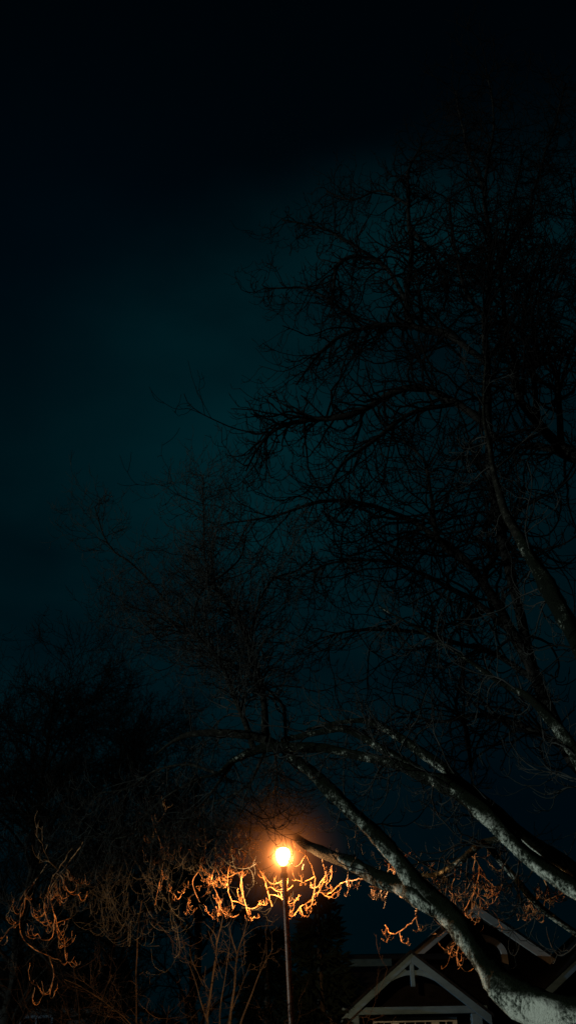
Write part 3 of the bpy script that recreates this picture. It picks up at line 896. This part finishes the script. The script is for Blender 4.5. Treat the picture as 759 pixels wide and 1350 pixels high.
# ------------------------------------------------------------------ spruces behind
def spruce(label, px, Y, top_py, halfw):
    p = at(px, top_py, Y)
    H = p[2]
    b0 = np.array((p[0], Y, 0.0))
    t = thing("spruce_tree", label, "tree", b0)
    T = Tubes()
    zz = np.linspace(-0.1, H * 0.99, 20)
    T.batch(np.stack((np.full(20, p[0]), np.full(20, Y), zz), 1)[None], np.linspace(0.16, 0.012, 20)[None], 10)
    T.build("trunk", M['dark_bark'], t)
    W = Tubes()
    n = 330
    u = rng.uniform(0.04, 1, n) ** 0.8
    z = H * (1 - u)
    az = rng.uniform(0, 6.283, n)
    L_ = halfw * (0.12 + 0.9 * u) * rng.uniform(0.75, 1.15, n)
    st_ = np.stack((np.full(n, p[0]), np.full(n, Y), z), 1)
    d_ = unit(np.stack((np.cos(az), np.sin(az), 0.15 - 0.5 * u), 1))
    P1 = walk(st_, d_, L_, 10, 0.05, hook(10, 0.03, 0.07, 0.5))
    W.batch(P1, taper(np.full(n, 0.014), 10, 0.3), 3)
    # needle sprays: side shoots thick with needles, many small blades
    s2, dd2, _, _ = spawn(P1, taper(np.full(n, 0.014), 10, 0.3), 14, 0.12, 1.0, 0.4, 0.9)
    m_ = len(s2)
    dd2[:, 2] -= 0.25
    dd2 = unit(dd2)
    Ls = rng.uniform(0.12, 0.36, m_)
    wv = unit(np.cross(dd2, rng.normal(size=(m_, 3)))) * rng.uniform(0.018, 0.045, m_)[:, None]
    e = s2 + dd2 * Ls[:, None]
    md = s2 + dd2 * (Ls * 0.45)[:, None]
    W.quads(np.stack((s2, md + wv, e, md - wv), 1))
    wv2 = unit(np.cross(dd2, wv)) * rng.uniform(0.018, 0.045, m_)[:, None]
    W.quads(np.stack((s2, md + wv2, e, md - wv2), 1))
    W.build("crown", M['needle'], t, False)


spruce("dark pointed spruce behind the lamp post, left of the house roof", 418, 21.0, 1155, 1.35)
spruce("low dark spruce standing left of the lamp post behind the pale stems", 352, 24.0, 1205, 1.5)

# ------------------------------------------------------------------ the gabled house
hb = at(600, 1350, 22.5)
house = thing("gabled_house", "dark house with grey timber gable trusses and an arched upper window", "house", (hb[0], 22.5, 0))


def xz(px, py, Y):
    p = at(px, py, Y)
    return np.array((p[0], p[2]))


# ---- porch gable (nearest)
PY = 20.6
pk = xz(541, 1255, PY)
sl = 1.0
lft = xz(448, 1341, PY)
rgt = np.array((2 * pk[0] - lft[0], lft[1]))
slope = (pk[1] - lft[1]) / (pk[0] - lft[0])
mm = mpp((pk[0], PY, pk[1]))
BW = 9.8 * mm                                   # rake board width


def rake_pair(bm, pk, half, slope, w, y0, y1):
    """two rake boards meeting at the peak with plumb-cut feet"""
    vz = w * math.sqrt(1 + slope * slope)
    for s in (-1, 1):
        x1 = pk[0] + s * half
        z1 = pk[1] - slope * half
        prism(bm, [(pk[0], pk[1]), (x1, z1), (x1, z1 - vz), (pk[0], pk[1] - vz)], y0, y1)


def gable(name_roof, pk, half, slope, y_front, y_wall, y_back, bw, parent, truss=True, tie=None, arc=None, fan=True, tm=None):
    tm = tm or M['trim']
    bm = bmesh.new()
    rake_pair(bm, pk, half, slope, bw, y_front, y_front + 0.07)
    rk = bm_obj("rake_board", bm, tm, parent, bevel=0.006)
    # roof slabs behind the boards
    bm = bmesh.new()
    th = 0.10
    vz = th * math.sqrt(1 + slope * slope)
    for s in (-1, 1):
        x1 = pk[0] + s * (half + 0.04)
        z1 = pk[1] - slope * (half + 0.04)
        prism(bm, [(pk[0], pk[1] + 0.045), (x1, z1 + 0.045), (x1, z1 + 0.045 - vz * 0.5), (pk[0], pk[1] + 0.045 - vz * 0.5)], y_front - 0.03, y_front - 0.001)
        prism(bm, [(pk[0], pk[1] + 0.045), (x1, z1 + 0.045), (x1, z1 + 0.045 - vz), (pk[0], pk[1] + 0.045 - vz)], y_front + 0.072, y_back)
    bm_obj(name_roof, bm, M['roof'], parent)
    # gable wall set back under the overhang
    bm = bmesh.new()
    hw = half - 0.15
    prism(bm, [(pk[0], pk[1] - 0.14), (pk[0] + hw, pk[1] - slope * hw - 0.14), (pk[0] + hw, 0.0), (pk[0] - hw, 0.0), (pk[0] - hw, pk[1] - slope * hw - 0.14)], y_wall, y_wall + 0.15)
    bm_obj("wall", bm, M['siding'], parent)
    if arc:
        # curved collar brace, king post and fan struts
        zc, half_a, rise, wv = arc
        bm = bmesh.new()
        a = np.linspace(-1, 1, 25)
        pts = np.stack((pk[0] + a * half_a, zc - rise * a * a), 1)
        ribbon(bm, pts, wv, y_front + 0.018, y_front + 0.062)
        bm_obj("curved_brace", bm, tm, parent)
        if fan:
            zt = pk[1] - bw * math.sqrt(1 + slope * slope)
            bm = bmesh.new()
            box(bm, pk[0] - 0.045, pk[0] + 0.045, y_front + 0.006, y_front + 0.066, zc - 0.26, zt + 0.03)
            bm_obj("king_post", bm, tm, parent, bevel=0.008)
            for s in (-1, 1):
                bm = bmesh.new()
                ribbon(bm, [(pk[0] + s * 0.05, zc - 0.03), (pk[0] + s * 0.20, zt - slope * 0.20 + 0.03)], 0.055, y_front + 0.022, y_front + 0.058)
                bm_obj("strut", bm, tm, parent)
    if tie:
        z0, z1 = tie
        bm = bmesh.new()
        ht = half - (0.05 if z0 < pk[1] - slope * half + 0.3 else 0.4)
        box(bm, pk[0] - ht, pk[0] + ht, y_front + 0.075, y_front + 0.16, z0, z1)
        bm_obj("tie_beam", bm, tm, parent, bevel=0.008)


ztb = xz(560, 1336.5, PY)[1]
ztt = xz(560, 1326.5, PY)[1]
za = xz(543, 1282, PY)[1]
za2 = xz(506, 1297, PY)
ha = pk[0] - za2[0]
half_p = pk[0] - lft[0]
gable("roof", pk, half_p, slope, PY, PY + 0.5, PY + 4.2, BW, house, tie=(ztb, ztt), arc=(za, ha, za - za2[1], 0.085))

# porch window under the tie beam
WY = PY + 0.42
wl, wr = xz(491, 1343, WY), xz(601, 1341, WY)
zt = xz(545, 1341, WY)[1]


def window_rect(parent, x0, x1, z0, z1, Y, bars, rails, fr=0.09):
    f = bmesh.new()
    for a, b_, c_, d_ in ((x0, x1, z1 - fr, z1), (x0, x1, z0, z0 + fr)):
        box(f, a, b_, Y - 0.05, Y + 0.06, c_, d_)
    for a, b_ in ((x0, x0 + fr), (x1 - fr, x1)):
        box(f, a, b_, Y - 0.05, Y + 0.06, z0 + fr, z1 - fr)
    wn = bm_obj("window", f, M['pale_trim'], parent)
    bmm = bmesh.new()
    for xb, wb in bars:
        box(bmm, xb - wb / 2, xb + wb / 2, Y - 0.035, Y + 0.03, z0 + fr, z1 - fr)
    xs = sorted([x0 + fr] + [q for xb, wb in bars for q in (xb - wb / 2, xb + wb / 2)] + [x1 - fr])
    for zb in rails:
        for k in range(0, len(xs), 2):
            box(bmm, xs[k], xs[k + 1], Y - 0.03, Y + 0.028, zb - 0.02, zb + 0.02)
    if len(bmm.verts):
        bm_obj("mullion", bmm, M['pale_trim'], wn)
    else:
        bmm.free()
    p = bmesh.new()
    box(p, x0 + fr, x1 - fr, Y + 0.035, Y + 0.045, z0 + fr, z1 - fr)
    bm_obj("pane", p, M['glass'], wn)
    return wn


x0, x1 = wl[0], wr[0]
W_ = x1 - x0
window_rect(house, x0, x1, zt - 1.5, zt, WY, [(x0 + W_ * 0.26, 0.16), (x0 + W_ * 0.74, 0.16), (x0 + W_ * 0.13, 0.02), (x0 + W_ * 0.38, 0.02), (x0 + W_ * 0.5, 0.02), (x0 + W_ * 0.62, 0.02), (x0 + W_ * 0.87, 0.02)], [zt - 0.42, zt - 0.78])
# posts carrying the porch
for s in (-1, 1):
    bm = bmesh.new()
    xp = pk[0] + s * (half_p - 0.28)
    box(bm, xp - 0.11, xp + 0.11, PY + 0.09, PY + 0.31, 0, ztb - 0.002)
    bm_obj("porch_post", bm, M['trim'], house, bevel=0.012)

# ---- main gable with the arched window
MY = 23.6
mk = xz(622, 1189, MY)
mr = xz(744, 1272, MY)
mslope = (mk[1] - mr[1]) / (mr[0] - mk[0])
mhalf = (mr[0] - mk[0]) + 0.5
mmm = mpp((mk[0], MY, mk[1]))
zc = xz(622, 1207, MY)[1]
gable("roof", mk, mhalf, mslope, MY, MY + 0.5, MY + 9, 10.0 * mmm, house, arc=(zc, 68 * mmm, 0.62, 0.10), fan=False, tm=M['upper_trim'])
# arched window
AY = MY + 0.40
wl, wr = xz(588, 1290, AY), xz(672, 1290, AY)
ztop = xz(630, 1231, AY)[1]
zbot = xz(630, 1293, AY)[1]
xc, hw = (wl[0] + wr[0]) / 2, (wr[0] - wl[0]) / 2
zsp = ztop - hw * 0.62


def arch(hw_, top, n=22):
    a = np.linspace(0, math.pi, n)
    return [(xc + hw_ * math.cos(t), zsp + (top - zsp) * math.sin(t)) for t in a]


fr = 0.14
bm = bmesh.new()
o_, i_ = arch(hw, ztop), arch(hw - fr, ztop - fr)
for k in range(len(o_) - 1):
    prism(bm, [o_[k], o_[k + 1], i_[k + 1], i_[k]], AY - 0.05, AY + 0.06)
box(bm, xc - hw, xc - hw + fr, AY - 0.05, AY + 0.06, zbot, zsp)
box(bm, xc + hw - fr, xc + hw, AY - 0.05, AY + 0.06, zbot, zsp)
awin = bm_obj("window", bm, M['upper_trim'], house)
awin['label'] = 'arched window with dark panes'
bm = bmesh.new()
box(bm, xc - hw - 0.08, xc + hw + 0.08, AY - 0.09, AY + 0.06, zbot - 0.15, zbot - 0.002)
bm_obj("sill", bm, M['upper_trim'], awin, bevel=0.01)
bm = bmesh.new()
for fx in (-0.02, -0.36, 0.36):
    x_ = xc + fx * hw * 1.0
    top_ = zsp + (ztop - fr - zsp) * math.sqrt(max(0, 1 - (fx * hw / (hw - fr)) ** 2)) + 0.01
    box(bm, x_ - 0.035, x_ + 0.035, AY - 0.02, AY + 0.03, zbot + 0.001, top_)
bm_obj("mullion", bm, M['upper_trim'], awin)
bm = bmesh.new()
prism(bm, [(xc - hw + 0.02, zbot), (xc + hw - 0.02, zbot)] + arch(hw - 0.02, ztop - 0.02), AY + 0.034, AY + 0.044)
bm_obj("pane", bm, M['glass'], awin)

# ---- right gable (partly in view)
RY = 21.2
rl = xz(713, 1306, RY)
r2 = xz(759, 1262, RY)
rs_ = (r2[1] - rl[1]) / (r2[0] - rl[0])
rh = 2.05
rk = np.array((rl[0] + rh, rl[1] + rs_ * rh))
rmm = mpp((rk[0], RY, rk[1]))
zc = xz(760, 1287, RY)[1] + 0.38
gable("roof", rk, rh, rs_, RY, RY + 0.5, RY + 4.0, 10.5 * rmm, house, arc=(zc, 1.25, 0.62, 0.09), tie=(rl[1] - 0.32, rl[1] - 0.14))

# ---- left wing: dark roof with a pale eave board
LY2 = 22.6
e0, e1 = xz(424, 1272, LY2), xz(640, 1270, LY2)
etop = xz(470, 1258, LY2 + 3.2)
bm = bmesh.new()
ez = e0[1]
pr_ = [(LY2 - 0.25, ez + 0.16), (LY2 + 3.2, etop[1]), (LY2 + 6.6, ez + 0.16), (LY2 + 6.6, ez + 0.04), (LY2 + 3.2, etop[1] - 0.12), (LY2 - 0.25, ez + 0.04)]
va = [bm.verts.new((e0[0] - 0.25, y, z)) for y, z in pr_]
vb = [bm.verts.new((mk[0] - mhalf - 0.05 if False else e1[0], y, z)) for y, z in pr_]
bm.faces.new(va); bm.faces.new(vb[::-1])
for k in range(6):
    bm.faces.new((va[k], vb[k], vb[(k + 1) % 6], va[(k + 1) % 6]))
bm_obj("roof", bm, M['roof'], house)
bm = bmesh.new()
box(bm, e0[0], mk[0] - 2.2, LY2 - 0.32, LY2 - 0.254, ez - 0.075, ez + 0.075)
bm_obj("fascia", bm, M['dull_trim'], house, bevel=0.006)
bm = bmesh.new()
box(bm, e0[0] + 0.15, e1[0], LY2 + 0.2, LY2 + 0.35, 0, ez + 0.03)
bm_obj("wall", bm, M['siding'], house)
# low veranda eave at the left of the porch
f0, f1 = xz(386, 1340, PY + 0.6), xz(449, 1338, PY + 0.6)
bm = bmesh.new()
box(bm, f0[0], f1[0], PY + 0.55, PY + 0.63, f1[1] - 0.075, f1[1] + 0.075)
bm_obj("fascia", bm, M['trim'], house, bevel=0.006)
bm = bmesh.new()
prv = [(PY + 0.55, f1[1] + 0.08), (PY + 0.55, f1[1] + 0.14), (PY + 2.4, f1[1] + 0.55), (PY + 2.4, f1[1] + 0.47)]
va = [bm.verts.new((f0[0] - 0.05, y, z)) for y, z in prv]
vb = [bm.verts.new((f1[0], y, z)) for y, z in prv]
bm.faces.new(va); bm.faces.new(vb[::-1])
for k in range(4):
    bm.faces.new((va[k], vb[k], vb[(k + 1) % 4], va[(k + 1) % 4]))
bm_obj("roof", bm, M['roof'], house)
for fx in (0.08, 0.95):
    bm = bmesh.new()
    xp = f0[0] * (1 - fx) + f1[0] * fx
    box(bm, xp - 0.07, xp + 0.07, PY + 0.66, PY + 0.80, 0, f1[1] + 0.09)
    bm_obj("porch_post", bm, M['trim'], house, bevel=0.01)

# ------------------------------------------------------------------ distant pale house, low left
fy = 33.0
fl, frr = xz(12, 1318, fy), xz(128, 1326, fy)
fh = thing("distant_house", "distant low house with pale walls glimpsed behind twigs at the lower left", "house", ((fl[0] + frr[0]) / 2, fy, 0))
bm = bmesh.new()
zt_ = frr[1]
box(bm, fl[0] - 4, frr[0], fy, fy + 6, 0, zt_)
bm_obj("wall", bm, M['far_wall'], fh)
bm = bmesh.new()
pr_ = [(fy - 0.5, zt_ + 0.02), (fy + 3, zt_ + 1.5), (fy + 6.5, zt_ + 0.02), (fy + 6.5, zt_ + 0.14), (fy + 3, zt_ + 1.64), (fy - 0.5, zt_ + 0.14)]
va = [bm.verts.new((fl[0] - 4.4, y, z)) for y, z in pr_]
vb = [bm.verts.new((frr[0] + 0.4, y, z)) for y, z in pr_]
bm.faces.new(va); bm.faces.new(vb[::-1])
for k in range(6):
    bm.faces.new((va[k], vb[k], vb[(k + 1) % 6], va[(k + 1) % 6]))
bm_obj("roof", bm, M['roof'], fh)
xm = xz(50, 1335, fy)[0]
window_rect(fh, xm - 0.55, xm + 0.55, 0.9, zt_ - 0.25, fy - 0.06, [(xm, 0.05)], [], 0.08)

# ------------------------------------------------------------------ render settings
scene.view_settings.view_transform = 'Standard'
scene.view_settings.look = 'None'
scene.view_settings.exposure = 0
scene.view_settings.gamma = 1
try:
    scene.cycles.max_bounces = 6
    scene.cycles.diffuse_bounces = 2
    scene.cycles.sample_clamp_indirect = 0.4
    scene.cycles.sample_clamp_direct = 12
    scene.cycles.filter_width = 1.6
except Exception as e:
    print(e)
